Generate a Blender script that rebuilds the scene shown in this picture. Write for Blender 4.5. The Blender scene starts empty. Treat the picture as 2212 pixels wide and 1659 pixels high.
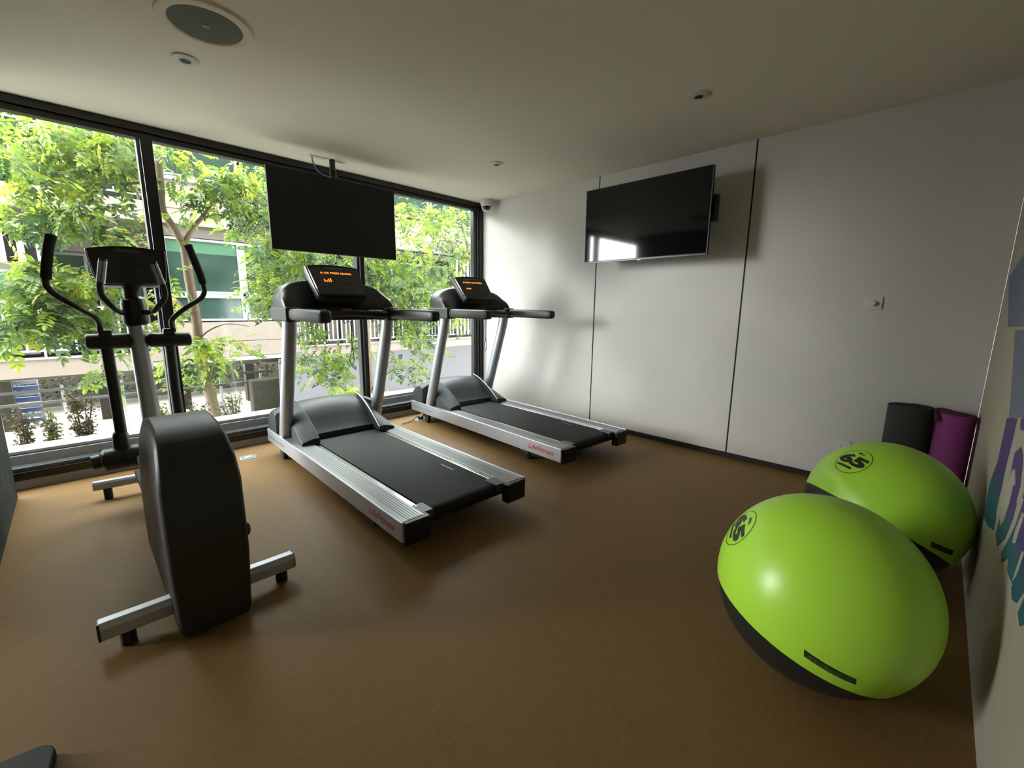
import bpy, bmesh, math, random
from mathutils import Vector, Matrix
random.seed(7)
C = bpy.context.scene.collection
PI = math.pi

# ---------------------------------------------------------------- camera
F_PX, W_PX, H_PX = 928.94, 2212.0, 1659.0
CAM = Vector((4.588, -4.063, 1.347))
_yaw, _pitch, _roll = math.radians(134.580), math.radians(10.188), math.radians(0.614)
_f = Vector((math.cos(_pitch)*math.cos(_yaw), math.cos(_pitch)*math.sin(_yaw), -math.sin(_pitch)))
_r0 = Vector((math.sin(_yaw), -math.cos(_yaw), 0)); _u0 = _r0.cross(_f)
_r = math.cos(_roll)*_r0 + math.sin(_roll)*_u0
_u = -math.sin(_roll)*_r0 + math.cos(_roll)*_u0
cam = bpy.data.cameras.new('camera'); camo = bpy.data.objects.new('camera', cam); C.objects.link(camo)
cam.sensor_width = 36; cam.lens = F_PX/W_PX*36; cam.clip_start = .02; cam.clip_end = 200
camo.matrix_world = Matrix(((_r.x,_u.x,-_f.x,CAM.x),(_r.y,_u.y,-_f.y,CAM.y),(_r.z,_u.z,-_f.z,CAM.z),(0,0,0,1)))
bpy.context.scene.camera = camo

def at(px, py, X):
    """point on the vertical plane x = X that the photograph shows at pixel px, py"""
    d = _f + (px-W_PX/2)/F_PX*_r - (py-H_PX/2)/F_PX*_u
    return CAM + d*((X-CAM.x)/d.x)

# ---------------------------------------------------------------- world, light, exposure
world = bpy.data.worlds.new('sky'); bpy.context.scene.world = world; world.use_nodes = True
wn = world.node_tree; bgn = wn.nodes['Background']
bgn.inputs[0].default_value = (.93, .97, 1.0, 1); bgn.inputs[1].default_value = 17.0
sun = bpy.data.lights.new('sun', 'SUN'); suno = bpy.data.objects.new('sun', sun); C.objects.link(suno)
sun.energy = 4.7; sun.angle = math.radians(20); sun.color = (1, .98, .95)
suno.rotation_euler = Vector((.75, 1.0, -.22)).to_track_quat('-Z', 'Y').to_euler(); suno.location = (-12, -8, 9)
vs = bpy.context.scene.view_settings
vs.view_transform = 'Standard'; vs.look = 'None'; vs.gamma = 1; vs.use_curve_mapping = False
vs.exposure = 0.0
bpy.context.scene.cycles.max_bounces = 10
bpy.context.scene.cycles.diffuse_bounces = 6
bpy.context.scene.cycles.transparent_max_bounces = 12
bpy.context.scene.cycles.sample_clamp_indirect = 6
bpy.context.scene.cycles.use_denoising = True

# ---------------------------------------------------------------- materials
def nd(nt, t, **kw):
    n = nt.nodes.new(t)
    for k, v in kw.items(): setattr(n, k, v)
    return n
def mat(name, col, rough=.5, metal=0, var=.08, scale=30, bump=0, bscale=None, spec=.5, emit=None, es=0, coat=0, stretch=None):
    m = bpy.data.materials.new(name); m.use_nodes = True; nt = m.node_tree; b = nt.nodes['Principled BSDF']
    b.inputs['Roughness'].default_value = rough; b.inputs['Metallic'].default_value = metal
    b.inputs['Specular IOR Level'].default_value = spec
    if coat: b.inputs['Coat Weight'].default_value = coat; b.inputs['Coat Roughness'].default_value = .1
    tc = nd(nt, 'ShaderNodeTexCoord'); mp = nd(nt, 'ShaderNodeMapping'); nt.links.new(tc.outputs['Object'], mp.inputs[0])
    if stretch: mp.inputs['Scale'].default_value = stretch
    no = nd(nt, 'ShaderNodeTexNoise'); no.inputs['Scale'].default_value = scale; no.inputs['Detail'].default_value = 5
    nt.links.new(mp.outputs[0], no.inputs['Vector'])
    mx = nd(nt, 'ShaderNodeMix', data_type='RGBA')
    c = Vector(col[:3])
    mx.inputs[6].default_value = (*[max(0, v*(1-var)) for v in c], 1); mx.inputs[7].default_value = (*[min(1, v*(1+var)) for v in c], 1)
    nt.links.new(no.outputs[0], mx.inputs[0]); nt.links.new(mx.outputs[2], b.inputs['Base Color'])
    if bump:
        n2 = nd(nt, 'ShaderNodeTexNoise'); n2.inputs['Scale'].default_value = bscale or scale; n2.inputs['Detail'].default_value = 3
        nt.links.new(mp.outputs[0], n2.inputs['Vector'])
        bp = nd(nt, 'ShaderNodeBump'); bp.inputs['Strength'].default_value = bump; bp.inputs['Distance'].default_value = .004
        nt.links.new(n2.outputs[0], bp.inputs['Height']); nt.links.new(bp.outputs[0], b.inputs['Normal'])
    if emit:
        b.inputs['Emission Color'].default_value = (*emit, 1); b.inputs['Emission Strength'].default_value = es
    return m
M = {}
M['panel'] = mat('white_panel', (.54,.52,.49), .42, var=.02, scale=3)
M['ceil'] = mat('ceiling_paint', (.74,.70,.61), .9, var=.02, scale=4)
M['plaster'] = mat('plain_wall', (.55,.52,.46), .9, var=.04, scale=5)
M['muralwall'] = mat('beige_wall', (.36,.32,.25), .85, var=.10, scale=8, bump=.3, bscale=60)
M['floor'] = mat('brown_vinyl', (0.185,0.106,0.036), .52, var=.2, scale=70, bump=.12, bscale=420, spec=.22, stretch=(1,.25,1))
M['black'] = mat('black_frame', (.006,.006,.0065), .35, var=.1)
M['fin'] = mat('anodised_metal', (.09,.10,.11), .35, .7, var=.1)
M['recess'] = mat('black_recess', (.008,.008,.008), .7)
M['curb'] = mat('grey_curb', (.30,.285,.265), .8, var=.06, scale=15)
M['ledge'] = mat('outside_ledge', (0.224,0.2208,0.216), .8, var=.08, scale=12)
M['conc'] = mat('mottled_concrete', (.028,.034,.029), .85, var=.75, scale=9, bump=.6, bscale=14, spec=.15)
M['plastic'] = mat('dark_plastic', (0.0126,0.014,0.0133), .45, var=.15, scale=200, bump=.12, bscale=600)
M['blackp'] = mat('black_plastic', (.007,.008,.008), .42, var=.1, scale=100)
M['gloss'] = mat('glossy_black', (.01,.01,.011), .12, var=.1)
M['screen'] = mat('screen_glass', (.004,.004,.005), .06, var=.1, spec=.4)
M['rubber'] = mat('black_rubber', (.009,.010,.010), .7, var=.2, scale=120, bump=.2, bscale=500)
M['belt'] = mat('running_belt', (0.0091,0.0105,0.0091), .6, var=.25, scale=60, bump=.25, bscale=700, spec=.22)
M['silver'] = mat('silver_paint', (.42,.44,.47), .36, .5, var=.05, scale=60)
M['alu'] = mat('ribbed_aluminium', (.24,.245,.245), .36, .6, var=.08, scale=40)
M['chrome'] = mat('bright_metal', (.42,.42,.42), .2, .95, var=.03)
M['greyp'] = mat('grey_plastic', (.042,.047,.047), .42, var=.1, scale=80)
M['midgrey'] = mat('slate_plastic', (.029,.034,.034), .48, var=.06, scale=80, spec=.35)
M['white'] = mat('white_plastic', (.58,.57,.54), .4, var=.02)
M['red'] = mat('red_print', (0.45,0.004,0.01), .4, var=.05)
M['greytxt'] = mat('grey_print', (.10,.10,.11), .5)
M['logo'] = mat('pale_print', (.2,.2,.2), .4)
M['led'] = mat('orange_led', (.9,.25,.03), .4, emit=(1,.23,.02), es=2.2)
M['green'] = mat('green_vinyl', (.38,.69,.048), .33, var=.05, scale=6, bump=.03, bscale=300, spec=.45)
M['dkball'] = mat('charcoal_vinyl', (.012,.013,.011), .45, var=.1, scale=30)
M['print'] = mat('black_print', (.012,.02,.012), .5)
M['greenprint'] = mat('dim_green_print', (.10,.16,.04), .5)
M['purple'] = mat('magenta_foam', (.22,.032,.17), .8, var=.15, scale=90, bump=.3, bscale=300)
M['purpled'] = mat('dark_magenta_foam', (.05,.008,.03), .8)
M['dkmat'] = mat('charcoal_foam', (.028,.030,.027), .85, var=.2, scale=90, bump=.3, bscale=300)
M['beige'] = mat('beige_render', (0.2363,0.196,0.161), .85, var=.07, scale=2)
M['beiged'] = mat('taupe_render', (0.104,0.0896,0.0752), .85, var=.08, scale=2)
M['bwhite'] = mat('white_painted_metal', (0.361,0.3515,0.3515), .5, var=.05)
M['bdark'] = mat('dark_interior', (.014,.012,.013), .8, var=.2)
M['gframe'] = mat('window_aluminium', (0.24,0.25,0.25), .5, var=.04)
M['gglass'] = mat('green_tinted_glass', (0.021,0.045,0.036), .12, var=.45, scale=1.2, spec=.6)
M['gglassb'] = mat('pale_green_film', (0.051,0.1275,0.0765), .3, var=.1, scale=1.2)
M['asphalt'] = mat('asphalt', (0.0735,0.0683,0.0735), .9, var=.1, scale=3, bump=.3, bscale=60)
M['paving'] = mat('pale_paving', (0.204,0.1785,0.1445), .9, var=.08, scale=4)
M['bouncebed'] = mat('bounce_gravel', (0.6,0.58,0.52), 1, var=.3, scale=20)  # hidden bed surface, made pale to bounce daylight up to the ceiling
M['bark'] = mat('pale_bark', (0.1785,0.1292,0.0884), .85, var=.35, scale=14, bump=.5, bscale=30)
M['twig'] = mat('brown_twig', (0.045,0.033,0.0225), .9, var=.3)
M['vine'] = mat('vine_wall', (0.033,0.0285,0.0165), .9, var=.7, scale=12, bump=.8, bscale=30)
M['steel'] = mat('painted_steel', (0.09,0.1008,0.09), .6, var=.2, scale=5)
M['blue'] = mat('blue_stripe', (0.065,0.1092,0.286), .7, var=.1)
M['palestripe'] = mat('pale_stripe', (0.26,0.299,0.364), .7, var=.1)
M['slate'] = mat('slate_blue_paint', (.13,.15,.21), .8, var=.12, scale=10)
M['cream'] = mat('cream_paint', (.36,.35,.29), .8, var=.1, scale=10)
M['cable'] = mat('blue_cable', (.10,.20,.30), .5)
M['grille'] = mat('grey_mesh', (.10,.11,.09), .8, var=.25, scale=500)

def glass_mat():
    m = bpy.data.materials.new('clear_glass'); m.use_nodes = True; nt = m.node_tree
    for n in list(nt.nodes): nt.nodes.remove(n)
    o = nd(nt, 'ShaderNodeOutputMaterial'); mx = nd(nt, 'ShaderNodeMixShader')
    t = nd(nt, 'ShaderNodeBsdfTransparent'); t.inputs[0].default_value = (.93,.96,.94,1)
    g = nd(nt, 'ShaderNodeBsdfGlossy'); g.inputs['Roughness'].default_value = .02
    lw = nd(nt, 'ShaderNodeLayerWeight'); lw.inputs[0].default_value = .5      # facing = 1 - |cos|, the same from both sides of the pane
    pw = nd(nt, 'ShaderNodeMath', operation='POWER'); nt.links.new(lw.outputs['Facing'], pw.inputs[0]); pw.inputs[1].default_value = 5
    fr = nd(nt, 'ShaderNodeMath', operation='MULTIPLY_ADD'); nt.links.new(pw.outputs[0], fr.inputs[0]); fr.inputs[1].default_value = .9; fr.inputs[2].default_value = .07
    nt.links.new(fr.outputs[0], mx.inputs[0]); nt.links.new(t.outputs[0], mx.inputs[1]); nt.links.new(g.outputs[0], mx.inputs[2])
    nt.links.new(mx.outputs[0], o.inputs[0]); return m
M['glass'] = glass_mat()
def leaf_mat():
    m = bpy.data.materials.new('leaf'); m.use_nodes = True; nt = m.node_tree
    b = nt.nodes['Principled BSDF']; o = nt.nodes['Material Output']
    at_ = nd(nt, 'ShaderNodeVertexColor'); at_.layer_name = 'leafcol'
    tr = nd(nt, 'ShaderNodeBsdfTranslucent'); mx = nd(nt, 'ShaderNodeMixShader'); mx.inputs[0].default_value = .42
    nt.links.new(at_.outputs[0], b.inputs['Base Color']); b.inputs['Roughness'].default_value = .45
    hs = nd(nt, 'ShaderNodeHueSaturation'); hs.inputs['Saturation'].default_value = 1.05; hs.inputs['Value'].default_value = 1.25
    nt.links.new(at_.outputs[0], hs.inputs['Color']); nt.links.new(hs.outputs[0], tr.inputs[0])
    nt.links.new(b.outputs[0], mx.inputs[1]); nt.links.new(tr.outputs[0], mx.inputs[2]); nt.links.new(mx.outputs[0], o.inputs[0])
    return m
M['leaf'] = leaf_mat()
def graffiti_mat():
    m = bpy.data.materials.new('graffiti_paint'); m.use_nodes = True; nt = m.node_tree; b = nt.nodes['Principled BSDF']
    b.inputs['Roughness'].default_value = .7
    tc = nd(nt, 'ShaderNodeTexCoord'); sp = nd(nt, 'ShaderNodeSeparateXYZ'); nt.links.new(tc.outputs['Object'], sp.inputs[0])
    no = nd(nt, 'ShaderNodeTexNoise'); no.inputs['Scale'].default_value = 6; nt.links.new(tc.outputs['Object'], no.inputs[0])
    ad = nd(nt, 'ShaderNodeMath', operation='MULTIPLY_ADD'); nt.links.new(no.outputs[0], ad.inputs[0]); ad.inputs[1].default_value = .12; nt.links.new(sp.outputs[2], ad.inputs[2])
    cr = nd(nt, 'ShaderNodeValToRGB'); e = cr.color_ramp.elements
    e[0].position = .34; e[0].color = (.02,.035,.16,1); e[1].position = .9; e[1].color = (.075,.035,.15,1)
    for p, c in ((.50,(.015,.09,.13,1)),(.66,(.015,.10,.115,1)),(.74,(.055,.035,.13,1))):
        k = e.new(p); k.color = c
    nt.links.new(ad.outputs[0], cr.inputs[0]); nt.links.new(cr.outputs[0], b.inputs['Base Color']); return m
M['graf'] = graffiti_mat()

# ---------------------------------------------------------------- builders
class MB:
    def __init__(s): s.v, s.f = [], []
    def add(s, vs_, fs):
        n = len(s.v); s.v += [Vector(v) for v in vs_]; s.f += [tuple(i+n for i in f) for f in fs]; return s
    def box(s, lo, hi):
        x0,y0,z0 = lo; x1,y1,z1 = hi
        return s.add([(x0,y0,z0),(x1,y0,z0),(x1,y1,z0),(x0,y1,z0),(x0,y0,z1),(x1,y0,z1),(x1,y1,z1),(x0,y1,z1)],
                     [(0,3,2,1),(4,5,6,7),(0,1,5,4),(1,2,6,5),(2,3,7,6),(3,0,4,7)])
    def tube(s, pts, r, n=12, caps=True, sx=1.0, up=None):
        pts = [Vector(p) for p in pts]; rs = r if isinstance(r, (list, tuple)) else [r]*len(pts)
        rings = []; prev = None
        for i, p in enumerate(pts):
            a = pts[max(0, i-1)]; b = pts[min(len(pts)-1, i+1)]; t = (b-a).normalized()
            if prev is None:
                ref = Vector(up) if up else (Vector((0,0,1)) if abs(t.z) < .9 else Vector((0,1,0)))
                x = t.cross(ref).normalized()
            else: x = (prev - t*prev.dot(t)).normalized()
            y = t.cross(x); prev = x
            rings.append([p + rs[i]*(sx*math.cos(2*PI*k/n)*x + math.sin(2*PI*k/n)*y) for k in range(n)])
        return s.loft(rings, caps)
    def loft(s, rings, caps=True):
        n = len(rings[0]); vs_ = [v for r_ in rings for v in r_]; fs = []
        for i in range(len(rings)-1):
            for k in range(n):
                a = i*n+k; b = i*n+(k+1) % n
                fs.append((a, b, b+n, a+n))
        if caps: fs.append(tuple(range(n))[::-1]); fs.append(tuple(range((len(rings)-1)*n, len(rings)*n)))
        return s.add(vs_, fs)
    def cyl(s, a, b, r, n=24, r2=None): return s.tube([a, b], [r, r2 if r2 is not None else r], n)
    def lathe(s, prof, o=(0,0,0), n=32):
        o = Vector(o); rings = [[o+Vector((r_*math.cos(2*PI*k/n), r_*math.sin(2*PI*k/n), z)) for k in range(n)] for r_, z in prof]
        return s.loft(rings, True)
    def prism(s, poly, fn, lo, hi):
        """poly 2-D list, fn(a, b, t) -> 3-D point, swept t = lo..hi"""
        return s.loft([[Vector(fn(a, b, lo)) for a, b in poly], [Vector(fn(a, b, hi)) for a, b in poly]], True)
def obj(name, mb, material, parent=None, bevel=0, seg=3, smooth=False, rec=True):
    me = bpy.data.meshes.new(name); me.from_pydata([tuple(v) for v in mb.v], [], mb.f)
    me.validate(); me.update()
    if rec:
        bm = bmesh.new(); bm.from_mesh(me); bmesh.ops.recalc_face_normals(bm, faces=bm.faces); bm.to_mesh(me); bm.free()
    me.materials.append(material)
    o = bpy.data.objects.new(name, me); C.objects.link(o)
    if smooth or bevel: me.polygons.foreach_set('use_smooth', [True]*len(me.polygons))
    if smooth and not bevel:
        me.set_sharp_from_angle(angle=math.radians(42))
    if bevel:
        b = o.modifiers.new('bevel', 'BEVEL'); b.width = bevel; b.segments = seg; b.limit_method = 'ANGLE'; b.angle_limit = math.radians(28); b.harden_normals = True
    if parent: o.parent = parent
    return o
def tag(o, label, cat, group=None, kind=None):
    o['label'] = label; o['category'] = cat
    if group: o['group'] = group
    if kind: o['kind'] = kind
    return o
def thing(name, label, cat, loc=(0,0,0), rotz=0, group=None):
    o = bpy.data.objects.new(name, None); C.objects.link(o); o.location = loc; o.rotation_euler = (0,0,rotz); o.empty_display_size = .1
    return tag(o, label, cat, group)
def struct(name, mb=None, m=None, label=None, **k):
    if mb is None: o = bpy.data.objects.new(name, None); C.objects.link(o)
    else: o = obj(name, mb, m, **k)
    o['kind'] = 'structure'
    if label: o['label'] = label
    return o
def copy_tree(o, parent=None):
    c = o.copy(); C.objects.link(c)
    if parent: c.parent = parent
    for ch in o.children: copy_tree(ch, c)
    return c
def spline(pts, n=6):
    pts = [Vector(p) for p in pts]; P = [2*pts[0]-pts[1]] + pts + [2*pts[-1]-pts[-2]]; out = []
    for i in range(1, len(P)-2):
        for k in range(n):
            t = k/n; a, b, c, d = P[i-1:i+3]
            out.append(.5*((2*b)+(c-a)*t+(2*a-5*b+4*c-d)*t*t+(3*b-a-3*c+d)*t**3))
    return out + [pts[-1]]
def text_bm(s, size, shear=0, bold=0, depth=0):
    cu = bpy.data.curves.new('t', 'FONT'); cu.body = s; cu.size = size; cu.align_x = 'CENTER'; cu.align_y = 'CENTER'
    cu.shear = shear; cu.offset = bold; cu.extrude = depth; cu.resolution_u = 3
    o = bpy.data.objects.new('t', cu); C.objects.link(o)
    bpy.context.view_layer.update()
    me = bpy.data.meshes.new_from_object(o.evaluated_get(bpy.context.evaluated_depsgraph_get()))
    bpy.data.objects.remove(o); bpy.data.curves.remove(cu)
    return me
def text(name, s, size, m, parent, origin, X, Y, shear=0, bold=0, width=None):
    me = text_bm(s, size, shear, bold, .0004); X = Vector(X).normalized(); Y = Vector(Y).normalized(); Z = X.cross(Y)
    k = 1
    if width:
        xs = [v.co.x for v in me.vertices]; k = width/(max(xs)-min(xs))
    for v in me.vertices:
        c = v.co.copy(); v.co = Vector(origin) + X*c.x*k + Y*c.y + Z*c.z
    me.name = name; me.materials.clear(); me.materials.append(m)
    o = bpy.data.objects.new(name, me); C.objects.link(o)
    if parent: o.parent = parent
    return o

# ================================================================ ROOM
H = 2.7; XR = 4.84; YB = -10.5
struct('floor', MB().box((-.12, YB, -.12), (XR+.1, .1, 0)), M['floor'], 'brown wood-look vinyl floor')
struct('ceiling', MB().box((-.12, YB, H), (XR+.1, .1, H+.15)), M['ceil'], 'plain off-white ceiling')
wb = struct('wall_back', MB().box((-.12, .035, 0), (XR+.1, .16, H)), M['recess'], 'white panelled wall behind the wall television')
for x0, x1 in ((0, 1.840), (1.852, 3.336), (3.348, XR)):
    obj('panel', MB().box((x0, 0, .058), (x1, .034, H)), M['panel'], wb, bevel=.002, seg=1)
for x in (1.846, 3.342): obj('joint_strip', MB().box((x-.0065, .005, .058), (x+.0065, .034, H)), M['recess'], wb)
wm = struct('wall_right', MB().box((XR, YB, 0), (XR+.1, 0, H)), M['muralwall'], 'beige wall with graffiti at the right edge')
struct('wall_rear', MB().box((0, YB-.1, 0), (XR, YB, H)), M['plaster'])
struct('wall_left', MB().box((-.12, YB, 0), (0, -8.0, H)), M['plaster'])
struct('pillar', MB().box((.19, -5.15, 0), (1.5, -4.475, H)), M['conc'], 'dark mottled concrete pillar at the left edge', bevel=.01)
# window
win = struct('window_1'); win['label'] = 'black framed full-width glazing looking onto trees'
Y0, Y1 = -8.0, 0.0  # stretch beyond the pillar is unseen, added so daylight reaches the balls
curb = struct('trim_1', MB().box((-.12, Y0, 0), (.0, Y1, .066)), M['curb'], 'grey concrete curb under the window'); 
def wpart(n, lo, hi, m, bev=.003): return obj(n, MB().box(lo, hi), m, win, bevel=bev, seg=1)
wpart('bottom_rail', (-.11, Y0, .066), (.004, Y1, .128), M['black'])
wpart('bottom_bead', (-.10, Y0, .128), (-.012, Y1, .158), M['fin'])
wpart('top_rail', (-.11, Y0, 2.648), (.01, Y1, H), M['black'])
wpart('top_bead', (-.10, Y0, 2.604), (-.02, Y1, 2.648), M['black'])
for y0, y1 in ((-3.535, -3.458), (-1.785, -1.735), (-5.2, -5.13)):
    wpart('mullion', (-.10, y0, .158), (0, y1, 2.604), M['black'])
    wpart('mullion_fin', (-.115, y0-.022, .158), (-.035, y0, 2.604), M['fin'])
wpart('jamb', (-.10, -.055, .158), (.002, 0, 2.604), M['black'])
wpart('jamb_fin', (-.10, -.085, .158), (-.02, -.055, 2.604), M['fin'])
wpart('jamb_bead', (-.10, -.14, .158), (-.035, -.085, 2.604), M['black'])
for y0, y1 in ((-3.458, -1.807), (-1.735, -.14), (-5.13, -3.557), (Y0, -5.222)):
    obj('pane', MB().add([(-.062, y0, .158), (-.062, y1, .158), (-.062, y1, 2.604), (-.062, y0, 2.604)], [(0,1,2,3)]), M['glass'], win, rec=False)
# outside ledge
lg = struct('trim_2', MB().box((-.30, Y0, -.4), (-.13, .3, .222)), M['ledge'], 'pale concrete ledge outside the window')
obj('coping', MB().box((-.36, Y0, .228), (-.15, .3, .252)), M['ledge'], lg, bevel=.004, seg=1)

# ---- graffiti on the right wall
gm = thing('graffiti', 'purple, teal and blue spray-painted lettering on the beige right wall', 'graffiti', (XR, -1.8, 0))
def gpoly(name, px, m, off):
    P = [at(a, b, XR) for a, b in px]; k = 2.764
    P = [Vector((XR-off, p.y, p.z)) for p in P]
    n = len(P)
    mb = MB().add(P + [p+Vector((off*.9, 0, 0)) for p in P], [tuple(range(n)), tuple(range(2*n-1, n-1, -1))] + [(i, (i+1) % n, (i+1) % n+n, i+n) for i in range(n)])
    o = obj(name, mb, m); o.parent = gm; o.matrix_parent_inverse = Matrix.Translation((-XR, 1.8, 0)); return o
def cp(pts): return [(2030+a/2.764, 800+b/2.764) for a, b in pts]
gpoly('slate_block', [(2180,600),(2230,520),(2236,706),(2178,706)], M['slate'], .001)
gpoly('slate_block', cp([(452,-240),(560,-240),(560,275),(415,287),(428,120)]), M['slate'], .001)
gpoly('letter', cp([(405,285),(465,287),(440,400),(400,560),(370,700),(340,830),(330,960),(290,930),(265,870),(300,680),(350,540)]), M['graf'], .002)
gpoly('outline', cp([(455,440),(462,440),(420,640),(385,780),(338,975),(328,975),(365,790),(405,610)]), M['cream'], .003)
gpoly('letter', cp([(440,500),(490,458),(500,540),(497,650),(470,760),(440,880),(395,1000),(345,1052),(335,960),(370,800),(405,640)]), M['graf'], .0015)
gpoly('outline', cp([(440,600),(455,590),(458,680),(440,700),(420,790),(385,905),(372,925),(365,880),(385,780),(410,690)]), M['cream'], .004)
gpoly('letter', cp([(503,740),(545,640),(560,900),(520,1080),(470,1200),(440,1290),(405,1200),(412,1120),(370,1150),(368,1090),(395,1050),(440,900)]), M['graf'], .0012)
gpoly('outline', cp([(500,760),(506,770),(450,940),(395,1050),(380,1062),(430,930)]), M['cream'], .003)
gpoly('outline', cp([(500,850),(512,860),(470,980),(455,1035),(440,1030),(460,950)]), M['cream'], .003)
gpoly('letter', cp([(430,1300),(503,1130),(560,1060),(560,1260),(500,1330),(460,1390),(435,1370)]), M['graf'], .0016)
gpoly('outline', cp([(500,1080),(508,1090),(462,1230),(440,1260)]), M['cream'], .003)
gpoly('letter', cp([(470,1450),(503,1370),(560,1300),(560,1500),(480,1530)]), M['graf'], .0016)
gpoly('outline', cp([(520,420),(530,430),(505,700),(475,800),(465,790),(492,690)]), M['cream'], .003)
gpoly('letter', cp([(488,290),(560,250),(600,400),(500,360),(482,350)]), M['graf'], .0015)

# ================================================================ WALL AND CEILING FITTINGS
# thermostat / dimmer
sw = thing('wall_dimmer', 'small white square dimmer switch with round knob on the white wall', 'switch', (4.221, 0, 1.399))
obj('cover_plate', MB().box((-.052, -.010, -.045), (.052, 0, .045)), M['white'], sw, bevel=.003)
obj('knob', MB().cyl((0, -.010, 0), (0, -.034, 0), .021, 24, .018), M['white'], sw, bevel=.003)
so = thing('wall_socket', 'white wall socket low on the wall, half hidden behind the far green ball', 'socket', (4.175, 0, .315))
obj('cover_plate', MB().box((-.045, -.010, -.045), (.045, 0, .045)), M['white'], so, bevel=.003)
for dx in (-.012, .012): obj('socket_hole', MB().cyl((dx, -.0105, 0), (dx, -.009, 0), .004, 10), M['black'], so)
# speaker
sp = thing('ceiling_speaker', 'large round grey mesh ceiling speaker in a white ring', 'speaker', (1.826, -3.43, H))
obj('ring', MB().lathe([(.152, 0), (.205, 0), (.200, -.012), (.165, -.016), (.158, -.012), (.152, -.006)], n=48), M['ceil'], sp, smooth=True)
obj('grille', MB().lathe([(.155, -.004), (.155, -.009), (.10, -.011), (.001, -.012)], n=48), M['grille'], sp, smooth=True)
obj('badge', MB().lathe([(.018, -.0122), (.016, -.014), (.001, -.0145)], n=20), M['greyp'], sp)
for (x, y, r, lab) in ((1.372, -3.443, .062, 'small white recessed ceiling downlight beside the round ceiling speaker'),
                       (3.290, -1.060, .062, 'small white recessed ceiling downlight above the white wall television'),
                       (1.352, -1.021, .060, 'small white recessed ceiling downlight nearest the security camera')):
    d = thing('downlight', lab, 'downlight', (x, y, H), group='recessed ceiling downlights')
    obj('ring', MB().lathe([(r+.004, 0), (r, -.008), (r*.55, -.016), (.026, -.012), (.024, -.002)], n=32), M['white'], d, smooth=True)
    obj('lens', MB().lathe([(.0255, -.0135), (.001, -.0138)], n=20), M['recess'], d)
# security camera
sc = thing('security_camera', 'white dome security camera on the ceiling in the far corner', 'camera', (.215, -.125, H))
obj('base', MB().lathe([(.088, 0), (.090, -.012), (.084, -.045), (.072, -.075), (.060, -.082)], n=36), M['white'], sc, smooth=True)
dm = obj('dome', MB().lathe([(.058, -.078), (.052, -.10), (.036, -.122), (.014, -.133), (.001, -.134)], n=32), M['gloss'], sc, smooth=True)
obj('shroud', MB().tube([(-.045,-.035,-.080), (-.030,-.025,-.118), (0,-.004,-.137), (.02,.012,-.134)], .010, 8, sx=2.2), M['white'], sc, smooth=True)
# ceiling-hung television
tv = thing('ceiling_television', 'black television hung from the ceiling on a pole before the window', 'television', (.33, -2.152, 0))
obj('back_cover', MB().box((-.055, -.50, 1.86), (-.012, .50, 2.40)), M['blackp'], tv, bevel=.015)
obj('bezel', MB().box((-.016, -.609, 1.825), (.012, .609, 2.520)), M['blackp'], tv, bevel=.004)
obj('screen', MB().box((.0121, -.600, 1.838), (.0135, .600, 2.512)), M['recess'], tv)
obj('pole', MB().cyl((-.055, .0, 2.30), (-.055, .0, H), .026, 20), M['blackp'], tv, smooth=True)
obj('pole_clamp', MB().cyl((-.055, .0, 2.55), (-.055, .0, 2.605), .032, 20).box((-.095, .02, 2.56), (-.045, .045, 2.595)), M['blackp'], tv, bevel=.003)
obj('bracket', MB().box((-.09, -.16, 2.0), (-.055, .16, 2.32)), M['black'], tv, bevel=.004)
cb = thing('ceiling_cover_plate', 'white slotted cover plate on the ceiling around the television pole', 'plate', (.24, -2.19, H))
obj('plate', MB().box((-.035, -.17, -.006), (.045, .17, 0)), M['ceil'], cb, bevel=.002)
for y0, y1 in ((-.16, -.02), (.05, .16)): obj('slot', MB().box((.012, y0, -.0068), (.020, y1, -.006)), M['twig'], cb)
o = obj('television_cable', MB().tube(spline([(.25,-2.33,H), (.25,-2.32,2.64), (.25,-2.27,2.575), (.262,-2.20,2.55), (.27,-2.16,2.535)]), .006, 8), M['cable'], smooth=True)
tag(o, 'thin blue cable from the ceiling to the hanging television', 'cable')
# wall television
t2 = thing('wall_television', 'black flat television on a swivel bracket on the white wall', 'television', (2.546, -.35, 2.13))
obj('bezel', MB().box((-.606, -.005, -.344), (.606, .028, .344)), M['blackp'], t2, bevel=.005)
obj('screen', MB().box((-.597, -.0062, -.330), (.597, -.005, .336)), M['screen'], t2)
obj('edge_trim', MB().box((-.6065, -.0075, -.3445), (.6065, -.0035, -.3385)).box((.601, -.0075, -.3445), (.6065, -.0035, .3445)).box((-.6065, -.0075, -.3445), (-.601, -.0035, .3445)), M['fin'], t2)
obj('back_cover', MB().box((-.42, .028, -.28), (.42, .065, .16)), M['blackp'], t2, bevel=.012)
obj('logo_lug', MB().box((-.02, -.004, -.352), (.02, .01, -.343)), M['gloss'], t2)
obj('wall_plate', MB().box((-.12, .325, -.16), (.12, .35, .16)), M['black'], t2, bevel=.003)
obj('bracket_arm', MB().box((-.03, .07, -.05), (.03, .33, .05)).box((-.22, .065, -.14), (.22, .085, .14)), M['black'], t2, bevel=.004)
obj('side_box', MB().box((.585, .035, -.085), (.640, .085, .125)), M['blackp'], t2, bevel=.006)

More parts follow.
